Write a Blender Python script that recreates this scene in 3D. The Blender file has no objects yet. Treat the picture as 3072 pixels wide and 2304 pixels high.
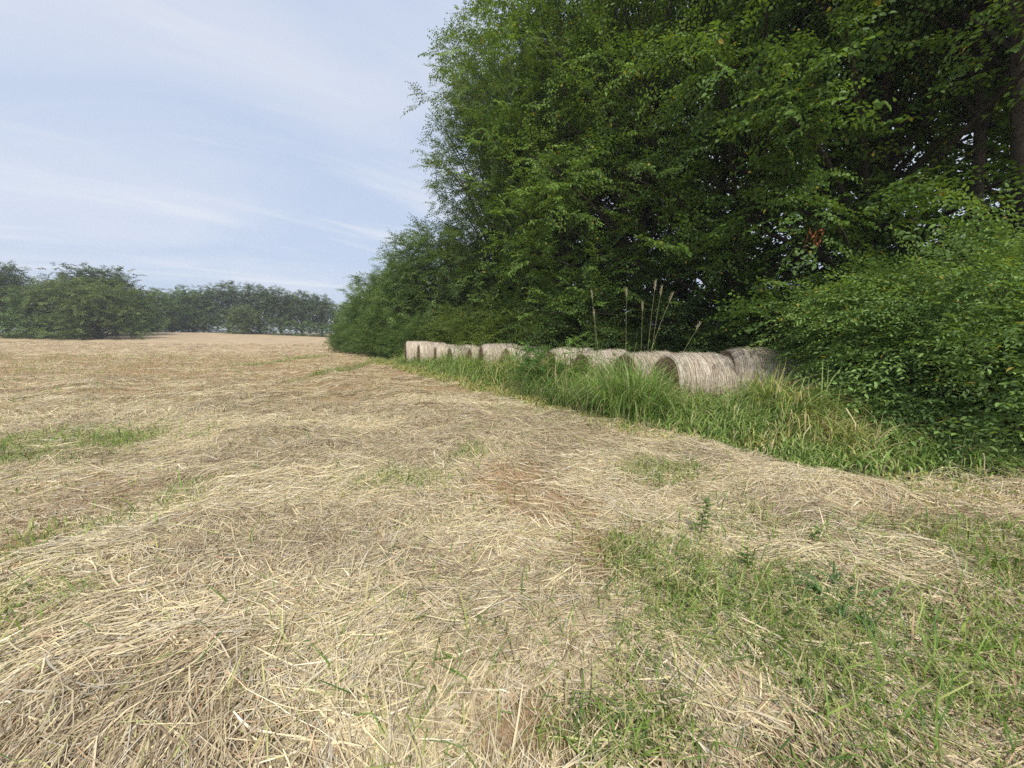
import bpy, math
import numpy as np
from mathutils import Vector

sc = bpy.context.scene
C = sc.collection
R_ = math.radians
rng = np.random.default_rng(11)

# ------------------------------------------------------------------ camera, sky, sun, exposure
cam = bpy.data.cameras.new('camera')
cam.sensor_width = 36.0
cam.lens = 13.5
cam.clip_start = 0.05
cam.clip_end = 3000.0
camo = bpy.data.objects.new('camera', cam)
C.objects.link(camo)
camo.location = (0, 0, 1.6)
camo.rotation_euler = (R_(90 - 7.3), 0, 0)
sc.camera = camo

SUN_AZ, SUN_EL = 172.0, 50.0
SUN_STRENGTH = 3.6
sd = Vector((math.sin(R_(SUN_AZ)) * math.cos(R_(SUN_EL)), math.cos(R_(SUN_AZ)) * math.cos(R_(SUN_EL)), math.sin(R_(SUN_EL))))
sl = bpy.data.lights.new('sun', 'SUN')
sl.energy = SUN_STRENGTH
sl.angle = R_(4.0)
sl.color = (1.0, 0.93, 0.80)
so = bpy.data.objects.new('sun', sl)
C.objects.link(so)
so.rotation_euler = (-sd).to_track_quat('-Z', 'Y').to_euler()

w = bpy.data.worlds.new('World')
sc.world = w
w.use_nodes = True
nt = w.node_tree
nt.nodes.clear()
def N(t, kind, **kw):
    n = t.nodes.new(kind)
    for k, v in kw.items():
        setattr(n, k, v)
    return n
def mathn(t, op, a, b=None, c=None):
    n = N(t, 'ShaderNodeMath', operation=op)
    for i, v in enumerate((a, b, c)):
        if v is None: continue
        if isinstance(v, (int, float)): n.inputs[i].default_value = v
        else: t.links.new(v, n.inputs[i])
    return n.outputs[0]
out = N(nt, 'ShaderNodeOutputWorld')
sky = N(nt, 'ShaderNodeTexSky', sky_type='NISHITA')
sky.sun_disc = False
sky.sun_elevation = R_(SUN_EL)
sky.sun_rotation = R_(SUN_AZ)
sky.air_density = 1.0
sky.dust_density = 1.5
sky.altitude = 200
bg1 = N(nt, 'ShaderNodeBackground'); bg1.inputs[1].default_value = 0.10
nt.links.new(sky.outputs[0], bg1.inputs[0])
tc = N(nt, 'ShaderNodeTexCoord')
sep = N(nt, 'ShaderNodeSeparateXYZ'); nt.links.new(tc.outputs['Generated'], sep.inputs[0])
zz = mathn(nt, 'ADD', mathn(nt, 'MAXIMUM', sep.outputs[2], 0.0), 0.22)
comb = N(nt, 'ShaderNodeCombineXYZ')
nt.links.new(mathn(nt, 'DIVIDE', sep.outputs[0], zz), comb.inputs[0])
nt.links.new(mathn(nt, 'DIVIDE', sep.outputs[1], zz), comb.inputs[1])
def cloud(scale, rot, stretch, detail, lo, hi, off):
    mp = N(nt, 'ShaderNodeMapping', vector_type='TEXTURE')
    mp.inputs['Rotation'].default_value = (0, 0, R_(rot))
    mp.inputs['Scale'].default_value = (1 / scale, 1 / (scale * stretch), 1)
    mp.inputs['Location'].default_value = (off, off * .7, off)
    nt.links.new(comb.outputs[0], mp.inputs[0])
    nz = N(nt, 'ShaderNodeTexNoise')
    nz.inputs['Scale'].default_value = 1.0
    nz.inputs['Detail'].default_value = detail
    nz.inputs['Roughness'].default_value = .5
    nz.inputs['Distortion'].default_value = .5
    nt.links.new(mp.outputs[0], nz.inputs['Vector'])
    mr = N(nt, 'ShaderNodeMapRange', interpolation_type='SMOOTHSTEP')
    mr.inputs[1].default_value = lo; mr.inputs[2].default_value = hi
    nt.links.new(nz.outputs['Fac'], mr.inputs[0])
    return mr.outputs[0]
veil = cloud(0.75, 25, 1.8, 5, .34, .66, 3.1)
streak = cloud(0.75, 39, 4.5, 6, .49, .70, 2.3)
# thin high cloud: pale lavender veil with whiter streaks
mixc = N(nt, 'ShaderNodeMix', data_type='RGBA')
mixc.inputs[6].default_value = (0.53, 0.625, 0.80, 1)
mixc.inputs[7].default_value = (0.665, 0.72, 0.84, 1)
nt.links.new(veil, mixc.inputs[0])
mixs = N(nt, 'ShaderNodeMix', data_type='RGBA')
mixs.inputs[7].default_value = (0.78, 0.81, 0.87, 1)
nt.links.new(mathn(nt, 'MULTIPLY', streak, .75), mixs.inputs[0])
nt.links.new(mixc.outputs[2], mixs.inputs[6])
bg2 = N(nt, 'ShaderNodeBackground'); bg2.inputs[1].default_value = 1.0
nt.links.new(mixs.outputs[2], bg2.inputs[0])
mixw = N(nt, 'ShaderNodeMixShader'); mixw.inputs[0].default_value = .86
nt.links.new(bg1.outputs[0], mixw.inputs[1]); nt.links.new(bg2.outputs[0], mixw.inputs[2])
nt.links.new(mixw.outputs[0], out.inputs[0])

sc.view_settings.view_transform = 'Standard'
sc.view_settings.look = 'None'
sc.view_settings.exposure = 0.2
sc.view_settings.gamma = 1.0
sc.render.engine = 'CYCLES'
sc.cycles.max_bounces = 9
sc.cycles.diffuse_bounces = 6
sc.cycles.glossy_bounces = 2
sc.cycles.transmission_bounces = 6
sc.cycles.volume_bounces = 0
sc.cycles.caustics_reflective = False
sc.cycles.caustics_refractive = False
sc.cycles.use_denoising = False
sc.cycles.sample_clamp_indirect = 4

# ------------------------------------------------------------------ helpers
def sstep(a, b, x):
    t = np.clip((np.asarray(x, float) - a) / (b - a), 0, 1)
    return t * t * (3 - 2 * t)

def vnoise(x, y, seed=0):
    x = np.asarray(x, float); y = np.asarray(y, float)
    xi = np.floor(x).astype(np.int64); yi = np.floor(y).astype(np.int64)
    fx = x - xi; fy = y - yi
    fx = fx * fx * (3 - 2 * fx); fy = fy * fy * (3 - 2 * fy)
    def h(a, b):
        v = (a * 374761393 + b * 668265263 + seed * 1442695041) & 0xffffffff
        v = ((v ^ (v >> 13)) * 1274126177) & 0xffffffff
        v = (v ^ (v >> 16)) & 0xffffff
        return v / float(0xffffff)
    return (h(xi, yi) * (1 - fx) + h(xi + 1, yi) * fx) * (1 - fy) + (h(xi, yi + 1) * (1 - fx) + h(xi + 1, yi + 1) * fx) * fy

def fbm(x, y, seed=0, o=4):
    s = 0; a = .5; t = 0
    for i in range(o):
        s = s + a * vnoise(x * 2 ** i + 17.3 * i, y * 2 ** i - 9.1 * i, seed + i); t += a; a *= .55
    return s / t

def unit(v):
    return v / np.maximum(np.linalg.norm(v, axis=-1, keepdims=True), 1e-9)

def mesh(name, V, Q, mat, col=None, smooth=False):
    V = np.ascontiguousarray(V, np.float32).reshape(-1, 3); Q = np.ascontiguousarray(Q, np.int32).reshape(-1, 4)
    me = bpy.data.meshes.new(name)
    me.vertices.add(len(V)); me.vertices.foreach_set('co', V.ravel())
    me.loops.add(Q.size); me.loops.foreach_set('vertex_index', Q.ravel())
    me.polygons.add(len(Q)); me.polygons.foreach_set('loop_start', np.arange(0, Q.size, 4, dtype=np.int32))
    if smooth:
        me.polygons.foreach_set('use_smooth', np.ones(len(Q), bool))
    if col is not None:
        a = me.attributes.new('Col', 'FLOAT_COLOR', 'POINT')
        c4 = np.ones((len(V), 4), np.float32); c4[:, :3] = np.asarray(col, np.float32).reshape(-1, 3)
        a.data.foreach_set('color', c4.ravel())
    me.materials.append(mat)
    me.update(calc_edges=True)
    return me

def link(name, me, parent=None, loc=(0, 0, 0)):
    o = bpy.data.objects.new(name, me); C.objects.link(o); o.location = loc
    if parent: o.parent = parent
    return o

def tag(o, label, cat, group=None, kind=None):
    o['label'] = label; o['category'] = cat
    if group: o['group'] = group
    if kind: o['kind'] = kind
    return o

def empty(name, loc, label, cat, group=None, rz=0.0, s=1.0):
    o = bpy.data.objects.new(name, None); C.objects.link(o)
    o.location = loc; o.rotation_euler = (0, 0, rz); o.scale = (s, s, s) if np.isscalar(s) else s
    o.empty_display_size = .2
    return tag(o, label, cat, group)

def ribbons(P, W, S):
    """P (n,k,3) centre lines, W (n,k) half widths, S (n,k,3) side vectors -> verts, quads"""
    n, k, _ = P.shape
    V = np.empty((n, k, 2, 3), np.float32)
    V[:, :, 0] = P - S * W[..., None]; V[:, :, 1] = P + S * W[..., None]
    base = (np.arange(n) * k * 2)[:, None]; j = np.arange(k - 1)[None, :] * 2
    a = base + j
    Q = np.stack([a, a + 1, a + 3, a + 2], -1).reshape(-1, 4)
    return V.reshape(-1, 3), Q

class Acc:
    def __init__(s): s.V = []; s.Q = []; s.C = []; s.n = 0
    def add(s, V, Q, C_=None):
        V = np.asarray(V).reshape(-1, 3)
        s.V.append(V); s.Q.append(np.asarray(Q).reshape(-1, 4) + s.n); s.n += len(V)
        if C_ is not None:
            C_ = np.asarray(C_, float)
            s.C.append(np.broadcast_to(C_, (len(V), 3)) if C_.ndim == 1 else C_.reshape(-1, 3))
    def mesh(s, name, mat, smooth=False):
        return mesh(name, np.concatenate(s.V), np.concatenate(s.Q), mat, np.concatenate(s.C) if s.C else None, smooth)

def tube(path, rad, sides=7, wob=0.0):
    path = np.asarray(path, float); k = len(path)
    rad = np.broadcast_to(np.asarray(rad, float), (k,))
    T = unit(np.gradient(path, axis=0))
    ref = np.array([0, 0, 1.0]) if abs(T[0, 2]) < .8 else np.array([1.0, 0, 0])
    A = unit(np.cross(T, ref)); B = np.cross(T, A)
    th = np.arange(sides) / sides * 2 * np.pi
    rr = rad[:, None] * (1 + wob * rng.normal(size=(k, sides)))
    V = path[:, None, :] + rr[..., None] * (np.cos(th)[None, :, None] * A[:, None, :] + np.sin(th)[None, :, None] * B[:, None, :])
    i = np.arange(k - 1)[:, None] * sides; j = np.arange(sides)[None, :]; j2 = (j + 1) % sides
    Q = np.stack([i + j, i + j2, i + sides + j2, i + sides + j], -1).reshape(-1, 4)
    return V.reshape(-1, 3), Q

# ------------------------------------------------------------------ materials
def attr_mat(name, rough=.8, spec=.2, noise=0.0, nscale=20, transl=0.0, tcol=(1.3, 1.25, .6), bump=0.0, bscale=60):
    m = bpy.data.materials.new(name); m.use_nodes = True
    t = m.node_tree; t.nodes.clear()
    o = N(t, 'ShaderNodeOutputMaterial')
    a = N(t, 'ShaderNodeAttribute', attribute_name='Col')
    col = a.outputs['Color']
    geo = N(t, 'ShaderNodeTexCoord')
    if noise:
        nz = N(t, 'ShaderNodeTexNoise'); nz.inputs['Scale'].default_value = nscale; nz.inputs['Detail'].default_value = 5
        t.links.new(geo.outputs['Object'], nz.inputs['Vector'])
        mr = N(t, 'ShaderNodeMapRange'); mr.inputs[1].default_value = .25; mr.inputs[2].default_value = .75
        mr.inputs[3].default_value = 1 - noise; mr.inputs[4].default_value = 1 + noise
        t.links.new(nz.outputs['Fac'], mr.inputs[0])
        vm = N(t, 'ShaderNodeVectorMath', operation='SCALE')
        t.links.new(col, vm.inputs[0]); t.links.new(mr.outputs[0], vm.inputs['Scale'])
        col = vm.outputs[0]
    p = N(t, 'ShaderNodeBsdfPrincipled')
    p.inputs['Roughness'].default_value = rough
    p.inputs['Specular IOR Level'].default_value = spec
    t.links.new(col, p.inputs['Base Color'])
    if bump:
        nb = N(t, 'ShaderNodeTexNoise'); nb.inputs['Scale'].default_value = bscale; nb.inputs['Detail'].default_value = 6
        t.links.new(geo.outputs['Object'], nb.inputs['Vector'])
        bp = N(t, 'ShaderNodeBump'); bp.inputs['Strength'].default_value = 1; bp.inputs['Distance'].default_value = bump
        t.links.new(nb.outputs['Fac'], bp.inputs['Height']); t.links.new(bp.outputs[0], p.inputs['Normal'])
    if transl:
        tr = N(t, 'ShaderNodeBsdfTranslucent')
        vm2 = N(t, 'ShaderNodeVectorMath', operation='MULTIPLY'); vm2.inputs[1].default_value = tcol
        t.links.new(col, vm2.inputs[0]); t.links.new(vm2.outputs[0], tr.inputs['Color'])
        mx = N(t, 'ShaderNodeMixShader'); mx.inputs[0].default_value = transl
        t.links.new(p.outputs[0], mx.inputs[1]); t.links.new(tr.outputs[0], mx.inputs[2])
        t.links.new(mx.outputs[0], o.inputs[0])
    else:
        t.links.new(p.outputs[0], o.inputs[0])
    return m

M_ground = attr_mat('ground_thatch', .95, .1, noise=.45, nscale=9, bump=.02, bscale=35)
M_straw = attr_mat('straw', .6, .25, transl=.12, tcol=(1, .95, .8))
M_grass = attr_mat('grass_blade', .5, .25, transl=.3, tcol=(1.15, 1.2, .5))
M_leaf = attr_mat('leaf', .52, .28, transl=.34, tcol=(1.5, 1.35, .5))
M_farleaf = attr_mat('far_leaf', .6, .2, transl=.25, tcol=(1.3, 1.2, .6))
M_bark = attr_mat('bark', .9, .15, noise=.4, nscale=14, bump=.02, bscale=25)
M_bale = attr_mat('bale_hay', .85, .15, noise=.18, nscale=40, bump=.012, bscale=55)

# ------------------------------------------------------------------ terrain
EDGE = np.array([(16, 3.5), (5.47, 3.93), (4.24, 3.99), (3.34, 4.13), (2.99, 4.86), (2.45, 5.75), (1.55, 7.23), (0.97, 8.42), (-0.35, 10.47), (-2.45, 13.8), (-6.6, 20.1), (-9.4, 26.0), (-16.3, 40.2), (-20, 45.0), (-19, 52), (-30, 116)])
def edge_s(x, y):
    """signed distance from the field edge, positive on the wood side"""
    x = np.asarray(x, float); y = np.asarray(y, float)
    best = np.full(x.shape, 1e9); sg = np.ones(x.shape)
    for a, b in zip(EDGE[:-1], EDGE[1:]):
        d = b - a; L2 = d @ d
        t = np.clip(((x - a[0]) * d[0] + (y - a[1]) * d[1]) / L2, 0, 1)
        qx = x - a[0] - t * d[0]; qy = y - a[1] - t * d[1]
        dd = np.hypot(qx, qy)
        s = np.sign(d[0] * (y - a[1]) - d[1] * (x - a[0]))
        u = dd < best - 1e-6
        best = np.where(u, dd, best); sg = np.where(u, s, sg)
    return -sg * best + (fbm(x / 1.1, y / 1.1, 77, 3) - .5) * .5

def H(x, y):
    x = np.asarray(x, float); y = np.asarray(y, float)
    lat = .30 + .70 * sstep(-45, -95, x)
    rise = 2.3 * sstep(30, 112, y) * lat
    und = .16 * (fbm(x / 6, y / 6, 5, 3) - .5) + .10 * (fbm(x / 1.4, y / 1.4, 9, 3) - .5)
    ridge = .05 * np.sin((x * .8 + y * .6) * 2 * np.pi / 3.4 + 3 * fbm(x / 5, y / 5, 31, 2)) * sstep(3, 8, np.hypot(x, y))
    return rise + und + ridge * (1 - sstep(60, 110, y))

# world-space patches of the field: (x, y, rx, ry, amount)
GREEN = [(1.75, 1.95, 1.0, .5, .85), (1.15, 2.55, .40, .26, .6), (1.71, 4.2, .45, .38, .7), (-6.9, 5.6, 1.0, 1.0, .9), (-3.0, 2.18, .35, .15, .35),
         (.43, 1.38, .35, .12, .8), (-3.19, 3.81, .35, .3, .4), (-.58, 4.86, .22, .3, .6), (-13.9, 24, .4, 5, .4), (-7.73, 18.5, .3, 4.5, .6),
         (1.6, 1.2, .7, .16, .5), (-1.2, 4.0, .5, .3, .4), (3.3, 2.6, .9, .4, .5), (2.7, 1.7, .7, .5, .7)]
BROWN = [(-.03, 4.06, .50, .62, 1), (.32, 3.35, .52, .50, 1), (.62, 2.63, .34, .40, 1), (.75, 3.0, .5, .2, .8), (1.12, 2.16, .24, .18, 1.1), (-2.13, 2.1, .22, .14, .9),
         (.08, 1.39, .25, .12, .9), (-3.82, 2.85, .35, .09, 1.0), (-2.59, 3.0, .45, .12, .7), (4.0, 4.15, .6, .16, .9), (-1.7, 2.14, .2, .14, .6), (-1.6, 1.3, .3, .15, .5),
         (-6, 12, 2.5, 1.2, .6), (-11, 16, 3.5, 2.0, .7), (-3, 9, 1.2, .7, .5), (-16, 24, 6, 3, .6), (-5, 7.5, 1.2, .4, .5), (1.4, 6.0, .5, .3, .5), (-20, 40, 14, 6, .6)]
def blob(x, y, L, seed, amp=1.2):
    m = np.zeros(np.shape(x))
    wob = (fbm(x * 2.0, y * 2.0, seed, 5) - .5) * amp
    for (cx, cy, rx, ry, a) in L:
        d = np.sqrt(((x - cx) / rx) ** 2 + ((y - cy) / ry) ** 2) + wob
        m = np.maximum(m, a * (1 - sstep(.7, 1.45, d)))
    return np.clip(m, 0, 1)
def fields(x, y):
    d = np.hypot(x, y)
    g = np.maximum(blob(x, y, GREEN, 101), (.10 + .12 * sstep(2, 4, d)) * sstep(.60, .75, fbm(x / 1.7, y / 1.7, 55, 4)) * (1 - .8 * sstep(5, 12, d)))
    b = np.maximum(blob(x, y, BROWN, 202, .6), .75 * sstep(.51, .66, fbm(x / 2.3 + 4, y / 1.6, 66, 4)))
    g = g * (.40 + 1.0 * fbm(x / .22, y / .22, 57, 3))
    b = np.maximum(b * (1 - .45 * g), .6 * sstep(8, 20, d) * sstep(.35, .6, fbm(x / 3, y / 3, 67, 3)))
    return g, b

ang = np.linspace(0, 2 * np.pi, 481)[:-1]
rad = np.concatenate([[.02], np.geomspace(.35, 420, 310)])
A_, Rr = np.meshgrid(ang, rad)
gx, gy = (Rr * np.sin(A_)).ravel(), (Rr * np.cos(A_)).ravel()
gz = H(gx, gy)
na, nr = len(ang), len(rad)
i = np.arange(nr - 1)[:, None] * na; j = np.arange(na)[None, :]; j2 = (j + 1) % na
GQ = np.stack([i + j, i + na + j, i + na + j2, i + j2], -1).reshape(-1, 4)
g, b = fields(gx, gy)
es = edge_s(gx, gy)
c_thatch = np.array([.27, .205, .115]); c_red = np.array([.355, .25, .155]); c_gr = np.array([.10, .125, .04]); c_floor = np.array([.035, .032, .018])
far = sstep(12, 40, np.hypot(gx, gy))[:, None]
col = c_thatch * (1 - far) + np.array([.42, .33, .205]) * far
fn = fbm(gx / 2.2 + .8 * gy / 9, gy / 1.1, 303, 5)[:, None]
col = col * (.65 + .75 * fn)
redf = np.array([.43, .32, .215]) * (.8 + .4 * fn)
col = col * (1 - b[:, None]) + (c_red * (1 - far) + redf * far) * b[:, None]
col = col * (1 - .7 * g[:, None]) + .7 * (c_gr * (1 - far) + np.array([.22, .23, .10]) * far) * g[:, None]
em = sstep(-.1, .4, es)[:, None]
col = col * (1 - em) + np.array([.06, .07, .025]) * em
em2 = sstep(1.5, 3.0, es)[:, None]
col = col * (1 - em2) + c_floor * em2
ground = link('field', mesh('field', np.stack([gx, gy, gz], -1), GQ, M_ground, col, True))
ground['kind'] = 'structure'

# ------------------------------------------------------------------ mown hay lying on the field (stuff)
PAL = np.array([(.74, .66, .44), (.66, .575, .38), (.58, .51, .38), (.46, .385, .26), (.30, .235, .155), (.46, .48, .22), (.52, .37, .25), (.82, .77, .62), (.56, .52, .43)])
def hay_height(x, y):
    n = fbm(x / .9, y / .75, 404, 3)
    return .015 + .085 * sstep(.42, .75, n)
def scatter(nb, per, rho0, d0, dmax, pw):
    dd = np.geomspace(.9, dmax, 600)
    rho = rho0 * np.minimum(1, (d0 / dd)) ** pw
    pdf = rho * dd; cdf = np.concatenate([[0], np.cumsum((pdf[1:] + pdf[:-1]) * .5 * np.diff(dd))]); tot = cdf[-1]
    d = np.interp(rng.random(nb) * tot, cdf, dd)
    x = rng.uniform(-1, 1, nb) * (1.5 * d + .4)
    return x, d
def hay(n_b, per, d_lo, d_hi, k, rho_pw, wscale, lscale=1.0):
    x, d = scatter(n_b, per, 1, 2.5, d_hi, rho_pw)
    keep = (d >= d_lo) & (d < d_hi); x = x[keep]; d = d[keep]
    nb = len(x)
    sz = 1 + d / 24
    bx = np.repeat(x, per); by = np.repeat(d, per); sz = np.repeat(sz, per)
    th = 1.35 + 3.4 * (fbm(x / 1.3, d / 1.3, 505, 3) - .5) * 2 + rng.normal(0, .5, nb)
    fl = rng.random(nb) < .22
    th = np.where(fl, rng.uniform(0, np.pi, nb), th)
    tth = np.repeat(th, per) + rng.normal(0, .34, nb * per)
    sgn = rng.choice([-1, 1], nb * per); tth = tth + (sgn < 0) * np.pi
    bx = bx + rng.normal(0, .085, nb * per) * sz; by = by + rng.normal(0, .085, nb * per) * sz
    g, b = fields(bx, by); es = edge_s(bx, by)
    den = (1 - .70 * g) * (1 - .94 * b) * (1 - sstep(-.3, .6, es))
    den *= .25 + .75 * sstep(.28, .5, fbm(bx / .8, by / .65, 404, 3))
    k_ = rng.random(len(bx)) < den
    bx, by, tth, sz, g, b = [q[k_] for q in (bx, by, tth, sz, g, b)]
    n = len(bx)
    Ln = np.clip(rng.lognormal(-1.72, .55, n), .05, .52) * sz ** .8 * lscale
    cur = rng.normal(0, .9, n) * (.5 + .5 * rng.random(n)) / np.maximum(Ln, .2) * .5
    s = np.linspace(-.5, .5, k)[None, :] * Ln[:, None]
    a = tth[:, None] + cur[:, None] * s
    a2 = a + np.where(rng.random(n) < .3, rng.normal(0, .5, n), 0)[:, None] * (s > 0)
    px = bx[:, None] + np.sin(a2) * s; py = by[:, None] + np.cos(a2) * s
    hh = hay_height(px, py)
    lay = rng.random(n) ** .8
    tilt = rng.normal(0, .13, n)
    pz = H(px, py) + hh * lay[:, None] + np.abs(.8 * tilt[:, None] * s) + .004 + .012 * rng.random((n, k))
    ww = np.clip(rng.lognormal(-6.2, .42, n), .0010, .0045) * wscale * sz ** 1.25
    roll = rng.normal(0, .5, n)
    sx = np.cos(a2) * np.cos(roll)[:, None]; sy = -np.sin(a2) * np.cos(roll)[:, None]; szv = np.broadcast_to(np.sin(roll)[:, None], sx.shape)
    tap = np.array([1 - .55 * abs(2 * q / (k - 1) - 1) ** 2 for q in range(k)])[None, :]
    V, Q = ribbons(np.stack([px, py, pz], -1), ww[:, None] * tap, np.stack([sx, sy, szv], -1))
    # colour by strand, with drifts of paler and browner hay across the field
    t1 = fbm(bx / 1.3, by / 1.0, 606, 3); far = sstep(9, 26, np.hypot(bx, by))
    P = np.stack([2.0 * sstep(.35, .62, t1) + .2, np.full(n, 1.0), np.full(n, .9), 1.7 - 1.5 * sstep(.35, .62, t1), 1.1 - .95 * sstep(.35, .6, t1) + .45 * (1 - lay),
                  .25 + .9 * g, .14 + .6 * b + 1.3 * far, .5 * sstep(.35, .7, t1), np.full(n, .7)], 1)
    cs = np.cumsum(P / P.sum(1, keepdims=True), 1)
    ci = (rng.random(n)[:, None] > cs).sum(1).clip(0, len(PAL) - 1)
    cc = PAL[ci] * np.array((1.01, .985, .955)) * rng.uniform(.78, 1.18, n)[:, None]
    return V, Q, np.repeat(cc, k * 2, 0)
acc = Acc()
acc.add(*hay(60000, 12, .9, 9, 5, .9, 1.1))
acc.add(*hay(45000, 12, .9, 7, 3, 1.0, .85, .36))
acc.add(*hay(90000, 10, 7, 60, 3, 1.3, 1.3))
o = link('mown_hay', acc.mesh('mown_hay', M_straw))
tag(o, 'pale mown hay lying in loose swathes over the field', 'hay', kind='stuff')

# short stubble and green regrowth (stuff)
def blades(x, y, h, lean, az, wid, k, colr, mat=None):
    n = len(x)
    t = np.linspace(0, 1, k)[None, :]
    bend = lean[:, None] * t ** 2
    r = h[:, None] * np.sin(np.minimum(bend, 2.4)) * t * .9
    zz = h[:, None] * t * np.cos(np.minimum(bend * .8, 1.9))
    px = x[:, None] + np.sin(az)[:, None] * r; py = y[:, None] + np.cos(az)[:, None] * r
    pz = H(x, y)[:, None] - .01 + zz
    ww = wid[:, None] * (1 - .9 * t ** 1.6) * (.6 + .4 * np.minimum(1, t * 4))
    # twist each blade a little so it is not edge-on all along
    ra = az[:, None] + rng.normal(0, .6, n)[:, None] + t * rng.normal(0, .5, n)[:, None]
    S = np.stack([np.cos(ra), -np.sin(ra), 0 * ra], -1)
    V, Q = ribbons(np.stack([px, py, pz], -1), ww, S)
    return V, Q, np.repeat(colr, k * 2, 0)

n = 640000
x, d = scatter(n, 1, 1, 2.5, 30, 1.1)
g, b = fields(x, d); es = edge_s(x, d)
p = (.10 + 1.5 * b * (1 - .6 * g)) * (1 - sstep(-.3, .2, es))
k_ = rng.random(n) < p; xs, ys = x[k_], d[k_]; m = len(xs); sz = 1 + np.hypot(xs, ys) / 12
cc = np.array([(.52, .36, .21), (.44, .29, .17), (.60, .46, .28), (.52, .44, .25)])[rng.integers(0, 4, m)] * rng.uniform(.7, 1.2, m)[:, None]
acc = Acc(); acc.add(*blades(xs, ys, rng.uniform(.02, .075, m) * sz ** .5, rng.uniform(.2, 2.2, m), rng.uniform(0, 6.3, m), rng.uniform(.0012, .003, m) * sz, 3, cc))
o = link('stubble', acc.mesh('stubble', M_straw)); tag(o, 'rusty brown cut stubble showing in patches between the swathes', 'stubble', kind='stuff')

p = np.clip(g * 1.0, 0, 1) * (1 - sstep(-.3, .1, es)) + .02
k_ = rng.random(n) < p; xs, ys = x[k_], d[k_]; m = len(xs); sz = 1 + np.hypot(xs, ys) / 12
GP = np.array([(.16, .27, .05), (.21, .33, .07), (.30, .40, .10), (.40, .44, .16), (.10, .19, .05), (.46, .42, .22)])
cc = GP[rng.integers(0, 6, m)] * rng.uniform(.7, 1.2, m)[:, None]
acc = Acc(); acc.add(*blades(xs, ys, rng.gamma(3, .042, m).clip(.03, .34) * sz ** .5, rng.uniform(.9, 2.9, m), rng.uniform(0, 6.3, m), rng.uniform(.0016, .0045, m) * sz, 4, cc))
o = link('green_regrowth', acc.mesh('green_regrowth', M_grass)); tag(o, 'short green grass growing back through the cut hay', 'grass', kind='stuff')

# ------------------------------------------------------------------ uncut grass verge between field and bales (stuff)
BL0 = np.array([3.6, 8.55]); BDIR = np.array([-.63, .777])
def bale_dist(x, y):
    """distance in front of the bale row (positive on the field side)"""
    return -((x - BL0[0]) * .777 + (y - BL0[1]) * .63)
acc = Acc()
n = 115000
s = rng.uniform(-.45, 4.2, n)
# along the edge polyline from its near right end
seg = np.diff(EDGE, axis=0); sl_ = np.hypot(seg[:, 0], seg[:, 1]); cl = np.concatenate([[0], np.cumsum(sl_)])
L = rng.random(n) ** 1.25 * (cl[-2]) ; L = np.maximum(L, 8.0 + rng.random(n) * 2.6)
ii = np.clip(np.searchsorted(cl, L) - 1, 0, len(seg) - 1); fr = (L - cl[ii]) / sl_[ii]
base = EDGE[ii] + seg[ii] * fr[:, None]; nn = np.stack([-seg[ii][:, 1], seg[ii][:, 0]], 1) / sl_[ii][:, None]; nn = np.where((nn @ np.array([.777, .63]))[:, None] < 0, -nn, nn)
x = base[:, 0] + nn[:, 0] * s; y = base[:, 1] + nn[:, 1] * s
es = edge_s(x, y); bd = bale_dist(x, y)
ok = (es > -.2 - .5 * rng.random(n) ** 2) & (es < 3.6) & (bd > -.25) & (y > 3.2)
x, y, es, bd = x[ok], y[ok], es[ok], bd[ok]; n = len(x)
clump = fbm(x / .55, y / .55, 707, 3)
h = (.24 + .52 * sstep(0, 1.0, es)) * (.35 + 1.3 * clump)
h *= 1 - .45 * sstep(1.9, 2.7, x - (y - 7) * .1) * sstep(8.2, 7.4, y) * sstep(4.5, 4.0, x)
h *= 1 - .55 * sstep(6.6, 4.6, y) * (x > 2.5)                 # mown shorter in front of the big shrub
h += .30 * sstep(8.3, 9.5, y) * sstep(.5, 1.1, es)
dd = np.hypot(x, y); szz = 1 + dd / 16
VP = np.array([(.18, .28, .07), (.235, .345, .09), (.32, .42, .14), (.12, .20, .05), (.43, .46, .20), (.58, .51, .31)])
wt = np.array([.23, .25, .2, .14, .11, .07])
ci = rng.choice(6, n, p=wt)
yell = rng.random(n) < .55 * (1 - sstep(0, .6, es)) + .5 * sstep(.45, .62, fbm(x / .9, y / .9, 99, 3)) * (.35 + .65 * sstep(7.5, 5.5, y))
cc = np.where(yell[:, None], np.array([(.45, .40, .17), (.36, .36, .12), (.50, .42, .24)])[rng.integers(0, 3, n)], VP[ci]) * rng.uniform(.85, 1.32, n)[:, None]
wind = rng.normal(2.2, 1.3, n)
acc.add(*blades(x, y, h * rng.uniform(.6, 1.25, n), np.abs(rng.normal(1.25, .65, n)) + .9 * (1 - sstep(.1, .7, es)), wind, rng.uniform(.0045, .0125, n) * szz, 7, cc))
o = link('tall_grass', acc.mesh('tall_grass', M_grass)); tag(o, 'uncut green grass verge between the mown field and the bales', 'grass', kind='stuff')

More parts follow.
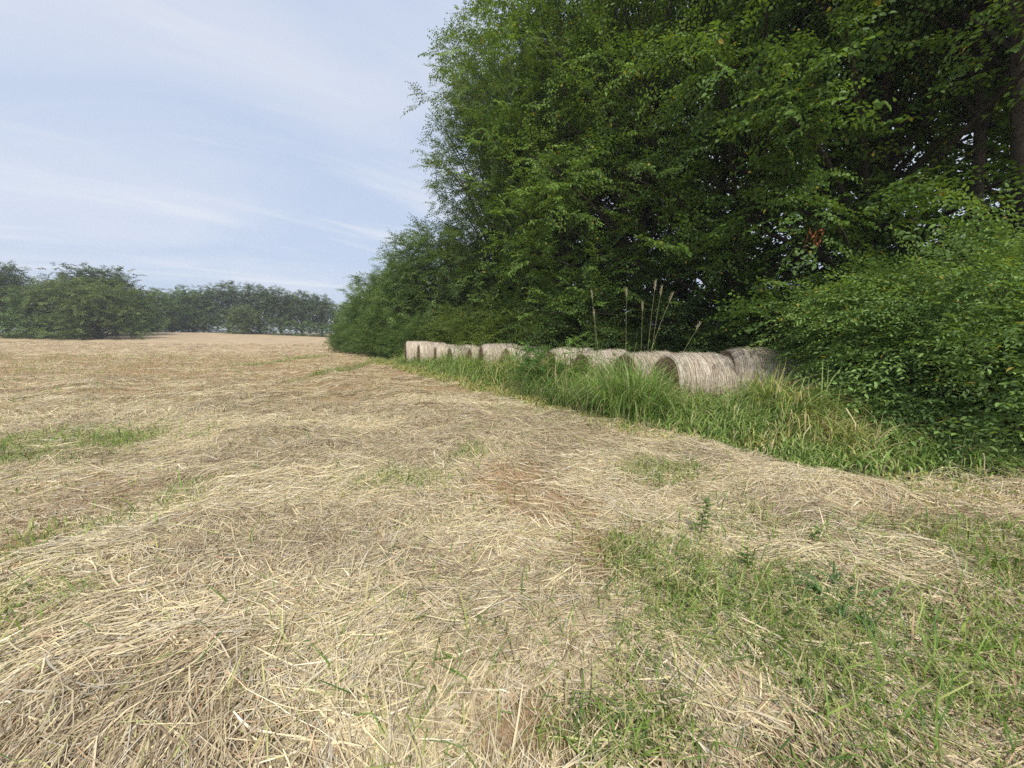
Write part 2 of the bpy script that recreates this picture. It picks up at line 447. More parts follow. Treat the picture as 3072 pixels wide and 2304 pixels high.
def tuft(name, cx, cy, r, n, hmax, pal, label, cat, wid=(.003, .007), lean=(.9, .5), k=6, group=None):
    a = rng.uniform(0, 2 * np.pi, n); rr = r * np.sqrt(rng.random(n))
    x = cx + rr * np.sin(a); y = cy + rr * np.cos(a)
    hh = hmax * rng.uniform(.35, 1.0, n) * (1 - .35 * (rr / r) ** 2) * (.72 + .55 * fbm(x / .22, y / .22, 71, 2))
    az = a + rng.normal(0, .9, n)
    cc = np.array(pal)[rng.integers(0, len(pal), n)] * rng.uniform(.75, 1.2, n)[:, None]
    V, Q, Cc = blades(x, y, hh, np.abs(rng.normal(lean[0], lean[1], n)), az, rng.uniform(wid[0], wid[1], n), k, cc)
    z0 = float(H(cx, cy)); V = V - np.array([cx, cy, z0], np.float32)
    o = link(name, mesh(name, V, Q, M_grass, Cc), None, (cx, cy, z0))
    return tag(o, label, cat, group)
GG = [(.11, .21, .045), (.14, .255, .06), (.20, .32, .09), (.085, .16, .04), (.30, .38, .14), (.44, .40, .22)]
tuft('grass_clump', 2.28, 7.25, .66, 1400, 1.5, [(.16, .29, .06), (.20, .34, .08), (.27, .41, .11), (.11, .20, .05), (.36, .44, .16), (.46, .43, .24)], 'big dark green clump of tall grass left of the nearest bale', 'grass clump', (.007, .014), (.8, .5))
tuft('grass_clump', 1.72, 7.75, .45, 500, 1.05, GG, 'lower bushy grass clump touching the left of the tallest clump', 'grass clump', (.006, .012), (1.0, .5))
tuft('grass_clump', 1.25, 8.6, .45, 600, 1.0, GG, 'loose grass clump between the bushy clump and the vine', 'grass clump', (.006, .012), (1.0, .5))
tuft('grass_clump', .72, 9.7, .5, 800, .98, GG, 'tall grass clump below the leafy vine on the bales', 'grass clump', (.006, .012), (1.1, .5))
tuft('grass_clump', 4.62, 6.75, .34, 260, 1.1, [(.15, .30, .06), (.20, .36, .08), (.12, .24, .05)], 'bright broad bladed grass clump below the right end of the nearest bale', 'grass clump', (.008, .016), (1.1, .5))
tuft('dry_grass_tuft', 4.95, 6.05, .32, 260, .85, [(.46, .36, .20), (.38, .27, .15), (.52, .44, .27), (.30, .20, .11)], 'tan dead grass tuft standing against the front of the shrub', 'grass tuft', (.002, .005), (.8, .5))
tuft('dry_grass_tuft', 5.6, 5.35, .35, 170, .55, [(.46, .36, .20), (.38, .27, .15), (.52, .44, .27)], 'low tan dead grass tuft right of the taller dead one', 'grass tuft', (.002, .005), (1.2, .5))
tuft('broad_grass_tuft', 1.95, 2.10, .16, 60, .34, [(.12, .23, .08), (.16, .28, .11), (.10, .19, .07)], 'blue green broad bladed grass tuft flopping over in the cut hay', 'grass tuft', (.006, .012), (1.9, .4))
tuft('broad_grass_tuft', 2.35, 1.80, .15, 40, .22, [(.30, .42, .08), (.24, .36, .08)], 'small yellow green grass tuft at right of the blue green one', 'grass tuft', (.005, .010), (2.0, .4))

# ------------------------------------------------------------------ bales
def spin(v, az):
    c, s = math.cos(az), math.sin(az)
    return np.stack([v[..., 0] * c + v[..., 1] * s, -v[..., 0] * s + v[..., 1] * c, v[..., 2]], -1)

def make_bale(loc, az, dia, length, label, seed, pale=1.0, tilt=0.0):
    """round bale, axis along local +X (turned to azimuth az); left end faces the field"""
    r_ = np.random.default_rng(seed)
    R = dia / 2
    nx, nth = 110, 120
    u = np.linspace(-1, 1, nx); th = np.linspace(0, 2 * np.pi, nth + 1)[:-1]
    U, T = np.meshgrid(u, th, indexing='ij')
    prof = R * (1 - .10 * np.abs(U) ** 9 - .03 * np.abs(U) ** 3)
    lump = (fbm(U * 2.2 + seed, np.cos(T) * 1.6 + np.sin(T) * 1.1, seed, 3) - .5) * .085 + (fbm(U * 14, np.sin(T) * 3 + np.cos(T) * 2, seed + 3, 3) - .5) * .022
    groove = (vnoise(U * 26 + seed, U * 0 + 3.3, seed) - .5) * .014
    rr = prof + lump + groove
    yy = rr * np.sin(T); zc = rr * np.cos(T)
    zc = np.where(zc < 0, np.maximum(zc, -R * .90 + .02 * np.sin(T * 9)), zc * (1 - .02 * np.abs(np.sin(T))))
    yy = yy * (1 + .03 * (zc < 0))
    V = np.stack([U * length / 2, yy, zc + R * .90], -1)
    i = np.arange(nx - 1)[:, None] * nth; j = np.arange(nth)[None, :]; j2 = (j + 1) % nth
    Q = np.stack([i + j, i + j2, i + nth + j2, i + nth + j], -1).reshape(-1, 4)
    wob = U + .012 * np.sin(T * 2 + seed) + .016 * (fbm(np.cos(T) * 2 + 9, np.sin(T) * 2 + U * 2, seed + 7, 3) - .5)
    st = fbm(wob * 19 + seed, np.zeros_like(wob), seed + 11, 3)
    st2 = fbm(wob * 55 + seed, np.sin(T) * .4, seed + 12, 2)
    wh = sstep(.48, .64, st) * sstep(.22, .5, fbm(wob * 3 + 5, np.cos(T) * 1.5 + np.sin(T), seed + 20, 3)) + .8 * sstep(.56, .72, st2)
    dk = sstep(.55, .75, fbm(wob * 30 + 2, np.cos(T) * 2.3 + np.sin(T) * 1.2, seed + 13, 4))
    base = np.array([.395, .325, .26]) * (.72 + .5 * fbm(wob * 9, np.cos(T) * 2.5 + 2 * np.sin(T), seed + 14, 4))[..., None]
    col = base * (1 - .45 * dk[..., None]) * pale
    col = col * (1 - .72 * np.clip(wh, 0, 1)[..., None]) + np.array([.63, .585, .505]) * .72 * np.clip(wh, 0, 1)[..., None]
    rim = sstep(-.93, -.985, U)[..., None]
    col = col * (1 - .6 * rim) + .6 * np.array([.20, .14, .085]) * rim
    root = empty('hay_bale', loc, label, 'hay bale', 'round hay bales in the row', math.pi / 2 - az)
    root.rotation_euler = (0, tilt, math.pi / 2 - az)
    acc = Acc(); acc.add(V, Q, col.reshape(-1, 3))
    # loose wrapped straws and twine lying on the round side
    m = 1300
    uu = r_.uniform(-.97, .97, m); t0 = r_.uniform(-2.2, 2.2, m); sp = r_.uniform(.08, .5, m); k = 6
    tt = t0[:, None] + np.linspace(0, 1, k)[None, :] * sp[:, None]
    ux = uu[:, None] + r_.normal(0, .022, m)[:, None] * np.linspace(0, 1, k)[None, :]
    ux = np.clip(ux, -.985, .985)
    ru = R * (1 - .10 * np.abs(ux) ** 9 - .03 * np.abs(ux) ** 3) + .02 + np.abs(r_.normal(0, .008, (m, 1))) + r_.random((m, 1)) * .02 * np.linspace(0, 1, k)[None, :] ** 2
    ru = ru + ((fbm(ux * 2.2 + seed, np.cos(tt) * 1.6 + np.sin(tt) * 1.1, seed, 3) - .5) * .085)
    z = ru * np.cos(tt); P = np.stack([ux * length / 2, ru * np.sin(tt), z * (1 - .02 * np.abs(np.sin(tt))) + R * .90], -1)
    S = np.broadcast_to(np.array([1., 0, 0]), P.shape)
    ww = np.broadcast_to(r_.uniform(.0015, .0038, m)[:, None], (m, k))
    c = np.array([(.55, .485, .40), (.43, .355, .27), (.66, .61, .53), (.30, .23, .165)])[r_.choice(4, m, p=[.35, .3, .2, .15])] * r_.uniform(.8, 1.15, m)[:, None]
    v, q = ribbons(P, ww, S); acc.add(v, q, np.repeat(c, k * 2, 0))
    # wound twine, a cream line every few centimetres
    m = 34; k = 60
    u0 = np.clip(np.linspace(-.93, .95, m) + r_.normal(0, .025, m), -.96, .97)
    tt = np.broadcast_to(np.linspace(-2.5, 2.5, k)[None, :], (m, k))
    ux = u0[:, None] + .012 * np.sin(tt * 2 + seed) + .010 * (vnoise(tt * 1.3, u0[:, None] * 40 + 0 * tt, seed + 5) - .5) + r_.normal(0, .006, (m, 1)) * tt
    ru = R * (1 - .10 * np.abs(ux) ** 9 - .03 * np.abs(ux) ** 3) + .022 + ((fbm(ux * 2.2 + seed, np.cos(tt) * 1.6 + np.sin(tt) * 1.1, seed, 3) - .5) * .085)
    z = ru * np.cos(tt); P = np.stack([ux * length / 2, ru * np.sin(tt), np.where(z > 0, z * (1 - .02 * np.abs(np.sin(tt))), np.maximum(z, -R * .89)) + R * .90], -1)
    wv = vnoise(tt * 3, u0[:, None] * 77 + 0 * tt, seed + 6)
    v, q = ribbons(P,   .0012 + .0042 * wv * r_.uniform(.3, 1.2, (m, 1)), np.broadcast_to(np.array([1., 0, 0]), P.shape))
    acc.add(v, q, np.repeat(np.array((.66, .61, .51)) * r_.uniform(.75, 1.12, (m, 1)), k * 2, 0))
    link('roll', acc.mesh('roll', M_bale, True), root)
    for sgn in (-1, 1):
        acc = Acc()
        nr2 = 36
        rf = np.linspace(0.0, 1, nr2)
        RF, T2 = np.meshgrid(rf, th, indexing='ij')
        ue = np.full_like(T2, sgn * 1.0)
        re = R * .87 + ((fbm(ue * 2.2 + seed, np.cos(T2) * 1.6 + np.sin(T2) * 1.1, seed, 3) - .5) * .085) + .004
        xx = sgn * (length / 2 * (1.0 + .06 * (1 - RF ** 3)) + .02 * np.sin(RF * 40 + T2) * (1 - RF) + (fbm(np.cos(T2) * RF * 9, np.sin(T2) * RF * 9, seed + 31, 3) - .5) * .07 * (1 - RF ** 6))
        y2 = re * RF * np.sin(T2); z2 = re * RF * np.cos(T2); z2 = np.where(z2 < 0, np.maximum(z2, -R * .90), z2)
        V2 = np.stack([xx, y2, z2 + R * .90], -1)
        i2 = np.arange(nr2 - 1)[:, None] * nth
        Q2 = np.stack([i2 + j, i2 + nth + j, i2 + nth + j2, i2 + j2], -1).reshape(-1, 4)
        sp2 = vnoise(RF * 17 + T2 / (2 * np.pi), T2 * 0.0, seed + 40)
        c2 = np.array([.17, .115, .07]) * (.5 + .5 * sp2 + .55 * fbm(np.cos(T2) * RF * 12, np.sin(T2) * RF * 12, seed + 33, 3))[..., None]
        acc.add(V2, Q2, c2.reshape(-1, 3))
        m = 900
        rr0 = R * .86 * np.sqrt(r_.random(m)); t0 = r_.uniform(0, 2 * np.pi, m); k = 4
        tt = t0[:, None] + np.linspace(0, 1, k)[None, :] * (r_.uniform(.05, .22, m) / np.maximum(rr0, .12))[:, None]
        r2 = rr0[:, None] + r_.normal(0, .03, (m, 1)) * np.linspace(0, 1, k)[None, :]
        xo = sgn * (length / 2 * (1 + .06 * (1 - (r2 / R / .87) ** 3)) + .015 + r_.random((m, 1)) * .05 * np.linspace(0, 1, k)[None, :])
        zq = np.maximum(r2 * np.cos(tt), -R * .88)
        P = np.stack([xo, r2 * np.sin(tt), zq + R * .90], -1)
        S = np.stack([0 * tt, np.sin(tt), np.cos(tt)], -1)
        c = np.array([(.30, .22, .14), (.20, .14, .085), (.42, .33, .22), (.13, .09, .055)])[r_.integers(0, 4, m)]
        v, q = ribbons(P, np.broadcast_to(r_.uniform(.0015, .0035, m)[:, None], (m, k)), S); acc.add(v, q, np.repeat(c, k * 2, 0))
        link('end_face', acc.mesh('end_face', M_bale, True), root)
    return root

depth = [8.55, 9.6, 10.65, 11.75, 13.0, 14.05, 15.1, 16.15, 17.25, 18.4, 19.6]
azd = [82, 73, 72, 75, 70, 77, 73, 71, 76, 72, 74]
offs = [0, .12, .10, .15, -.22, -.25, .05, .0, .06, -.05, .0]
dias = [1.34, 1.28, 1.27, 1.29, 1.28, 1.37, 1.26, 1.30, 1.29, 1.36, 1.39]
labs = ['nearest round hay bale, its striped side in view between tall grass clump and shrub',
        'pale hay bale mostly hidden behind the tallest grass clump',
        'hay bale between the tallest grass clump and the small bright vine',
        'hay bale draped with leafy vines on both of its edges',
        'broad hay bale just left of the larger vine, jutting toward the field',
        'brown hay bale with a tall rounded end, second left of the larger vine',
        'low hay bale, third left of the larger vine along the row',
        'hay bale in the middle of the left half of the row, third right of the pale grey bale by the shrubs',
        'hay bale with a dark end, fourth from the far left end of the row',
        'small looking bale, third from the far left end of the row',
        'small looking bale with a rounded top next to the last one']
labs[7] = 'dark ended hay bale, fourth from the far left end of the row'
labs[8] = 'pale hay bale, third from the far left end of the row'
labs[9] = 'rounded brown hay bale, second from the far left end of the row'
labs[10] = 'last and farthest hay bale, at the far left end of the row'
bales = []
for q in range(11):
    d = depth[q]; x3 = 600 + 8.2 * 1480 / d
    ex = (x3 / 3 - 512) / 384 * d
    a = R_(azd[q]); ax = np.array([math.sin(a), math.cos(a)])
    Ln = 1.42
    if q == 0: ex -= .20
    c_ = np.array([ex, d]) + ax * (Ln / 2 + offs[q])
    bales.append(make_bale((c_[0], c_[1], float(H(*c_)) - .03), a, dias[q], Ln, labs[q], 40 + q, [1, .95, 1.0, 1.1, .95, .85, .95, .85, 1.1, .9, 1.25][q], R_([2.5, 0, -2, 1, 2, 0, 1, -1, 0, 1, 0][q])))
a = R_(84); ax = np.array([math.sin(a), math.cos(a)])
c_ = np.array(bales[0].location[:2]) + ax * .06 + np.array([math.sin(R_(80)), math.cos(R_(80))]) * .70 + np.array([math.sin(R_(95)), math.cos(R_(95))]) * .72
make_bale((c_[0], c_[1], float(H(*c_)) - .02), R_(95), 1.33, 1.5, 'hay bale end to end behind the nearest one, its right half inside the shrub', 77, 1.0, R_(3))

# ------------------------------------------------------------------ foliage building blocks
def leaf_quads(P, D, Nn, L, Wd):
    """kite-shaped folded leaves: base points P, directions D, normals Nn"""
    D = unit(D); S = unit(np.cross(D, Nn)); Nn = np.cross(S, D)
    L = L[:, None]; Wd = Wd[:, None]
    return np.stack([P, P + D * L * .45 + S * Wd * .5 + Nn * Wd * .14, P + D * L - Nn * L * .12, P + D * L * .45 - S * Wd * .5 + Nn * Wd * .14], 1)

def leaf_hex(P, D, Nn, L, Wd):
    """rounder leaf, two quads folded along the midrib"""
    D = unit(D); S = unit(np.cross(D, Nn)); Nn = np.cross(S, D)
    L = L[:, None]; h = Wd[:, None] * .5
    up = Nn * h * .35
    return np.stack([P, P + D * L * .28 + S * h * .92 + up, P + D * L * .66 + S * h * .80 + up * .7 - Nn * L * .04, P + D * L - Nn * L * .14,
                     P + D * L * .66 - S * h * .80 + up * .7 - Nn * L * .04, P + D * L * .28 - S * h * .92 + up], 1)

def spray_broad(r_, Ls=1.0, leaf=.10, asp=.72, nside=6, step=.075, droop=.25, hexa=False):
    P = []; D = []; Nn = []
    def twig(p0, d0, length):
        k = max(2, int(length / step))
        for q in range(k):
            s = (q + .5) / k
            p = p0 + d0 * length * s + np.array([0, 0, -droop * (length * s) ** 2])
            sd_ = 1 if q % 2 else -1
            side = unit(np.cross(d0, np.array([0, 0, 1.0])))
            d = unit(d0 * .7 + side * sd_ * .9 + np.array([0, 0, -.35]) + r_.normal(0, .25, 3))
            P.append(p); D.append(d); Nn.append(unit(np.array([0, 0, 1.0]) + r_.normal(0, .38, 3)))
    f = np.array([1.0, 0, 0])
    twig(f * .15, f, Ls)
    for q in range(nside):
        s = .1 + .75 * q / nside
        a = (1 if q % 2 else -1) * r_.uniform(.5, 1.0)
        d = np.array([math.cos(a), math.sin(a), r_.normal(0, .18)])
        twig(f * Ls * s + np.array([0, 0, -droop * (Ls * s) ** 2]), unit(d), Ls * r_.uniform(.35, .6) * (1 - .4 * s))
    P = np.array(P); n = len(P)
    L = leaf * r_.uniform(.65, 1.15, n)
    return (leaf_hex if hexa else leaf_quads)(P, np.array(D), np.array(Nn), L, L * asp)

def spray_pinnate(r_, Ls=.9, leaf=.10, ncl=9, droop=.3):
    P = []; D = []; Nn = []
    for q in range(ncl):
        s = .12 + .88 * q / (ncl - 1)
        p0 = np.array([Ls * s, 0, -droop * (Ls * s) ** 2])
        a = (1 if q % 2 else -1) * r_.uniform(.25, 1.0) * (1 if q < ncl - 1 else .1)
        d0 = np.array([math.cos(a), math.sin(a), r_.normal(.1, .2)])
        LL = r_.uniform(.16, .26)
        side = unit(np.cross(d0, np.array([0, 0, 1.0])))
        for k in range(4):
            t = (k + 1) / 4
            p = p0 + d0 * LL * t + np.array([0, 0, -1.6 * (LL * t) ** 2])
            for sg in (-1, 1):
                P.append(p); D.append(unit(d0 * .55 + side * sg * .8 + np.array([0, 0, -.4 - .4 * t]) + r_.normal(0, .12, 3))); Nn.append(unit(np.array([0, 0, 1.0]) + d0 * .35 + side * sg * .35 + r_.normal(0, .2, 3)))
    P = np.array(P); n = len(P)
    L = leaf * r_.uniform(.75, 1.15, n)
    return leaf_quads(P, np.array(D), np.array(Nn), L, L * .46)

def templates(kind, k, seed, **kw):
    r_ = np.random.default_rng(seed)
    f = spray_broad if kind == 'broad' else spray_pinnate
    return [f(r_, **kw) for _ in range(k)]

TB = templates('broad', 6, 1, Ls=.95, leaf=.112, asp=.68, nside=6, step=.07, hexa=True)
TF = templates('broad', 8, 2, Ls=1.05, leaf=.074, asp=.46, nside=7, step=.042, droop=.45, hexa=True)
TM = templates('broad', 6, 3, Ls=.95, leaf=.12, asp=.58, nside=6, step=.075, droop=.3)
TN = templates('broad', 5, 14, Ls=.95, leaf=.115, asp=.5, nside=6, step=.07, droop=.35, hexa=True)
TP = templates('pinnate', 4, 4, Ls=.8, leaf=.115, ncl=8, droop=.25)
TC = templates('broad', 5, 5, Ls=1.7, leaf=.30, asp=.75, nside=6, step=.21, droop=.12)

def place_sprays(acc, pos, fwd, scl, temps, colA, colB, r_, tint=.18, lj=.18, clump=1):
    """instances of leaf sprays baked into one crown mesh, with a colour per leaf"""
    n = len(pos)
    f = unit(fwd); z = np.array([0, 0, 1.0])
    s = unit(np.cross(np.broadcast_to(z, f.shape), f) + 1e-6); u = np.cross(f, s)
    ro = r_.normal(0, .35, n)[:, None]
    s2 = s * np.cos(ro) + u * np.sin(ro); u2 = -s * np.sin(ro) + u * np.cos(ro)
    M = np.stack([f, s2, u2], -1) * scl[:, None, None]
    ti = r_.integers(0, len(temps), n)
    mixv = np.clip(.55 * np.repeat(r_.random(n // clump + 1), clump)[:n] + .45 * r_.random(n), 0, 1)
    for k, t in enumerate(temps):
        w_ = np.nonzero(ti == k)[0]
        if not len(w_): continue
        V = np.einsum('nij,lvj->nlvi', M[w_], t) + pos[w_][:, None, None, :]
        m = t.shape[0]
        mm = np.clip(mixv[w_][:, None] * .75 + r_.random((len(w_), m)) * .35 - .05, 0, 1)[..., None]
        c = (colA * (1 - mm) + colB * mm) * (1 + r_.normal(0, tint, (len(w_), 1, 1))).clip(.5, 1.6) * r_.uniform(1 - lj, 1 + lj, (len(w_), m, 1))
        old = r_.random((len(w_), m)) < .012
        c = np.where(old[..., None], np.array((.38, .31, .07)), c)
        V = V.reshape(-1, 3); kv = t.shape[1]; nq = len(V) // kv
        pat = np.array([[0, 1, 2, 3]]) if kv == 4 else np.array([[0, 1, 2, 3], [0, 3, 4, 5]])
        acc.add(V, (np.arange(nq)[:, None, None] * kv + pat[None]).reshape(-1, 4), np.repeat(c.reshape(-1, 3), kv, 0))

def lump_sprays(r_, cen, rl, k, upb=.65, flat=.6):
    """k leaf sprays bristling from a clump of foliage"""
    dv = unit(r_.normal(0, 1, (k, 3)) + np.array([0, 0, upb]))
    p = cen + dv * rl * r_.uniform(.5, 1.0, (k, 1)) * np.array([1.15, 1.15, .8])
    f = unit(dv * np.array([1, 1, flat]) + np.array([0, 0, -.12]) + r_.normal(0, .2, (k, 3)))
    return p, f

def make_tree(seed, h, R, temps, colA, colB, nlimb=44, per=11, lr=.85, lstep=1.15, hb=.07, sscale=1.0, trunk_r=.22, lean=(0, 0), bark=(.055, .046, .037), full=.75, rise=.62, droop=.1):
    """tapered trunk with limbs (one mesh) and a crown of leaf clumps (one mesh), base at origin"""
    r_ = np.random.default_rng(seed)
    tr = Acc(); cr = Acc()
    zt = np.linspace(0, 1, 14)
    wx = np.cumsum(r_.normal(0, .05, 14)) * h / 14 * .8; wy = np.cumsum(r_.normal(0, .05, 14)) * h / 14 * .8
    path = np.stack([wx - wx[0] + lean[0] * h * zt, wy - wy[0] + lean[1] * h * zt, zt * h * .9 - .25], -1)
    rad = trunk_r * (1 - .88 * zt) + .35 * trunk_r * np.exp(-zt * 22)
    V, Q = tube(path, rad, 10, .04); tr.add(V, Q, np.array(bark))
    def prof(u):
        lo = full + (1 - full) * min(1, u / .5)
        return R * (lo if u < .55 else math.sqrt(max(0.02, 1 - ((u - .55) / .47) ** 2)))
    P = []; F = []
    ga = r_.uniform(0, 6.28)
    for q in range(nlimb):
        u = hb + (.98 - hb) * ((q + r_.random()) / nlimb) ** .95
        ga += 2.399 + r_.normal(0, .3)
        u0 = max(.03, u * rise - .02)
        p0 = np.array([np.interp(u0, zt, path[:, c]) for c in range(3)])
        ax = np.array([np.interp(u, zt, path[:, c]) for c in range(3)])
        rr = prof(u) * r_.uniform(.62, 1.12)
        e = np.array([ax[0] + math.cos(ga) * rr, ax[1] + math.sin(ga) * rr, u * h * r_.uniform(.97, 1.03)])
        t = np.linspace(0, 1, 9)[:, None]
        mid = p0 * .45 + e * .55 + np.array([0, 0, .10 + droop]) * np.linalg.norm(e - p0)
        pl = p0 * (1 - t) ** 2 + 2 * mid * t * (1 - t) + e * t ** 2 + np.cumsum(r_.normal(0, .035, (9, 3)), 0) * rr / 4 * t
        Ln = np.linalg.norm(e - p0)
        r0 = max(.022, trunk_r * (1 - .85 * u0) * .42)
        V, Q = tube(pl, r0 * (1 - .88 * t[:, 0]) + .005, 5); tr.add(V, Q, np.array(bark))
        ns = max(2, int(round(Ln * .75 / lstep)))
        for k in range(ns):
            s = 1 - .72 * k / ns * r_.uniform(.8, 1.1)
            pp = np.array([np.interp(s, t[:, 0], pl[:, c]) for c in range(3)])
            sd_ = r_.normal(0, 1, 3) * np.array([.55, .55, .35]) * lr * (1.0 if k else .3)
            p, f = lump_sprays(r_, pp + sd_, lr * r_.uniform(.6, 1.2), per)
            P.append(p - f * .3 * sscale); F.append(f)
    P = np.concatenate(P); F = np.concatenate(F); P[:, 2] = np.maximum(P[:, 2], .15)
    place_sprays(cr, P, F, sscale * r_.uniform(.65, 1.15, len(P)), temps, np.array(colA), np.array(colB), r_, clump=per)
    return tr, cr

def tree_proto(name, mats, *a, **k):
    tr, cr = make_tree(*a, **k)
    return (tr.mesh('trunk', M_bark, True), cr.mesh('crown', mats))

def put_tree(name, proto, x, y, s, rz, label, group, cat='tree', zs=None):
    t = empty(name, (x, y, float(H(x, y))), label, cat, group, rz, (s, s, s * (zs or 1)))
    link('trunk', proto[0], t); link('crown', proto[1], t)
    return t

# ------------------------------------------------------------------ trees along the wood's edge
DK = (.06, .115, .028); YG = (.205, .33, .065); OLV = (.075, .115, .03)
P_broad = tree_proto('broad', M_leaf, 21, 17.0, 4.6, TB, DK, (.175, .295, .06), nlimb=74, per=13, lr=1.1, lstep=1.5, hb=.10, trunk_r=.27, lean=(-.09, .0), full=.95, rise=.8, droop=.0)
P_broad2 = tree_proto('broad2', M_leaf, 22, 17.5, 4.4, TB, (.055, .11, .028), (.155, .26, .054), nlimb=72, per=13, lr=1.1, lstep=1.5, hb=.08, trunk_r=.25, full=.9, rise=.75)
P_pin = tree_proto('pin', M_leaf, 23, 18.0, 4.3, TP, (.065, .125, .03), YG, nlimb=76, per=15, lr=1.1, lstep=1.5, hb=.05, trunk_r=.22, full=.95, rise=.72)
P_droop = tree_proto('droop', M_leaf, 27, 18.0, 4.3, TN, (.062, .12, .03), (.19, .31, .065), nlimb=74, per=14, lr=1.1, lstep=1.5, hb=.05, trunk_r=.22, full=.95, rise=.72)
P_mid = tree_proto('mid', M_leaf, 24, 20.0, 4.3, TM, (.08, .14, .045), (.18, .275, .09), nlimb=84, per=17, lr=1.15, lstep=1.5, sscale=1.05, hb=.05, trunk_r=.24, full=.9, rise=.6)
P_low = tree_proto('low', M_leaf, 25, 9.5, 3.3, TM, (.07, .13, .04), (.16, .25, .075), nlimb=56, per=18, lr=.95, lstep=1.4, hb=.03, trunk_r=.15, full=1.0, rise=.5)
P_low2 = tree_proto('low2', M_leaf, 26, 8.0, 3.0, TN, (.075, .14, .04), (.17, .27, .075), nlimb=52, per=15, lr=.95, lstep=1.4, hb=.03, trunk_r=.13, full=1.0, rise=.5)

E0 = np.array([5.2, 10.2]); ED = np.array([-.6, .8]); EN = np.array([.8, .6])
def epos(t, n): return E0 + ED * t + EN * n
WG = 'trees along the edge of the wood'
front = [
    ('broad_leaf_tree', P_broad, -5.6, 5.4, 1.0, 0.4, 'leafy broad leaved tree at the right edge of the photo'),
    ('broad_leaf_tree', P_broad2, -2.2, 3.0, 1.0, 2.0, 'broad leaved tree towering behind the big shrub, sky showing between its leaves'),
    ('broad_leaf_tree', P_broad, .9, 2.6, .98, 3.6, 'broad leaved tree with bright tiered low limbs above the nearest bale'),
    ('drooping_leaf_tree', P_droop, 4.2, 2.6, 1.0, 1.0, 'tall tree with drooping yellow green leaves behind the tall weed stalks'),
    ('pinnate_leaf_tree', P_pin, 7.8, 2.6, 1.0, 4.1, 'tree with feathery bright leaf sprays at the middle of the wood edge'),
    ('broad_leaf_tree', P_broad2, 10.8, 4.6, .96, 5.0, 'dark tall tree between the feathery leaved tree and the tall one against the sky'),
    ('tall_tree', P_mid, 15.2, 3.8, .95, 3.4, 'tallest pale green tree standing out against the sky, left edge of the high canopy'),
    ('edge_tree', P_low, 19.6, 2.2, .96, 2.2, 'mid height tree just below and left of the tallest sky edge tree'),
    ('edge_tree', P_low2, 23.5, 1.9, 1.0, 1.2, 'rounded tree second left of the tallest sky edge tree, sloping canopy'),
    ('edge_tree', P_low, 27.6, 1.8, .76, 4.4, 'low dense tree about halfway down the sloping left canopy'),
    ('edge_tree', P_low2, 31.8, 1.8, .90, 3.0, 'low leafy tree near the lower end of the sloping canopy'),
    ('edge_tree', P_low, 35.0, 2.0, .70, .9, 'small tree next to last at the far left end of the wood'),
    ('edge_tree', P_low2, 37.6, 1.6, .64, 5.2, 'last small tree at the far left end of the wood, against the far tree line'),
]
P_slim = tree_proto('slim', M_leaf, 29, 15.0, 3.0, TB, DK, (.17, .265, .05), nlimb=34, per=9, lr=1.0, lstep=1.6, hb=.58, trunk_r=.17, lean=(-.15, .0), full=.9, rise=.85)
put_tree('leaning_tree', P_slim, 10.1, 7.5, 1.0, 0.0, 'tree with bare dark trunk leaning left above the biggest shrub', WG)
put_tree('leaning_tree', P_slim, 10.4, 8.9, .9, .5, 'second thinner bare trunk beside the leaning trunk, above the shrubs', WG)
for nm, pr, t, n_, s, rz, lb in front:
    p_ = epos(t, n_); put_tree(nm, pr, p_[0], p_[1], s, rz, lb, WG)

# dead rusty leaf spray hanging in the third broad leaved tree
bt = [o for o in C.objects if o.get('label', '').startswith('broad leaved tree with bright tiered')][0]
r_ = np.random.default_rng(8)
n = 34
P = np.stack([6.45 + r_.normal(0, .07, n), 8.5 + r_.normal(0, .07, n), 3.9 - .42 * r_.random(n)], -1)
V = leaf_quads(P, np.stack([r_.normal(0, .4, n), r_.normal(0, .4, n), -np.ones(n)], -1), unit(r_.normal(0, 1, (n, 3))), r_.uniform(.07, .13, n), r_.uniform(.03, .06, n)).reshape(-1, 3)
q = (V - np.array(bt.location)) / bt.scale[0]; cz, sz_ = math.cos(-bt.rotation_euler[2]), math.sin(-bt.rotation_euler[2])
V = np.stack([q[:, 0] * cz - q[:, 1] * sz_, q[:, 0] * sz_ + q[:, 1] * cz, q[:, 2]], -1)
link('dead_leaves', mesh('dead_leaves', V, np.arange(len(V)).reshape(-1, 4), M_leaf, np.repeat(np.array((.42, .17, .07)) * r_.uniform(.6, 1.2, (n, 1)), 4, 0)), bt)

# deeper wood: reads as one dark mass behind the front trees (stuff)
r_ = np.random.default_rng(5)
n = 5200
t = r_.uniform(-9, 36, n); nn_ = r_.uniform(6.5, 15, n); topz = np.interp(t, [-9, 10, 17, 22, 30, 36], [19, 19, 18, 9, 7, 5])
z = r_.random(n) ** .8 * topz
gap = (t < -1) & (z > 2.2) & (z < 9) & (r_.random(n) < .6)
pp = E0 + ED * t[:, None] + EN * nn_[:, None]
pos = np.concatenate([pp, (z + H(pp[:, 0], pp[:, 1]))[:, None]], 1)[~gap]
a = r_.uniform(0, 6.28, len(pos)); fw = np.stack([np.cos(a), np.sin(a), r_.normal(0, .3, len(pos))], -1)
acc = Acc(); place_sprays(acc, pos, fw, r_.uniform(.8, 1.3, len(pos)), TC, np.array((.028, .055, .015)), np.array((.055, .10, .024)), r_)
o = link('deep_wood', acc.mesh('deep_wood', M_leaf)); tag(o, 'dark inner wood filling the gaps behind the front trees', 'woodland', kind='stuff')

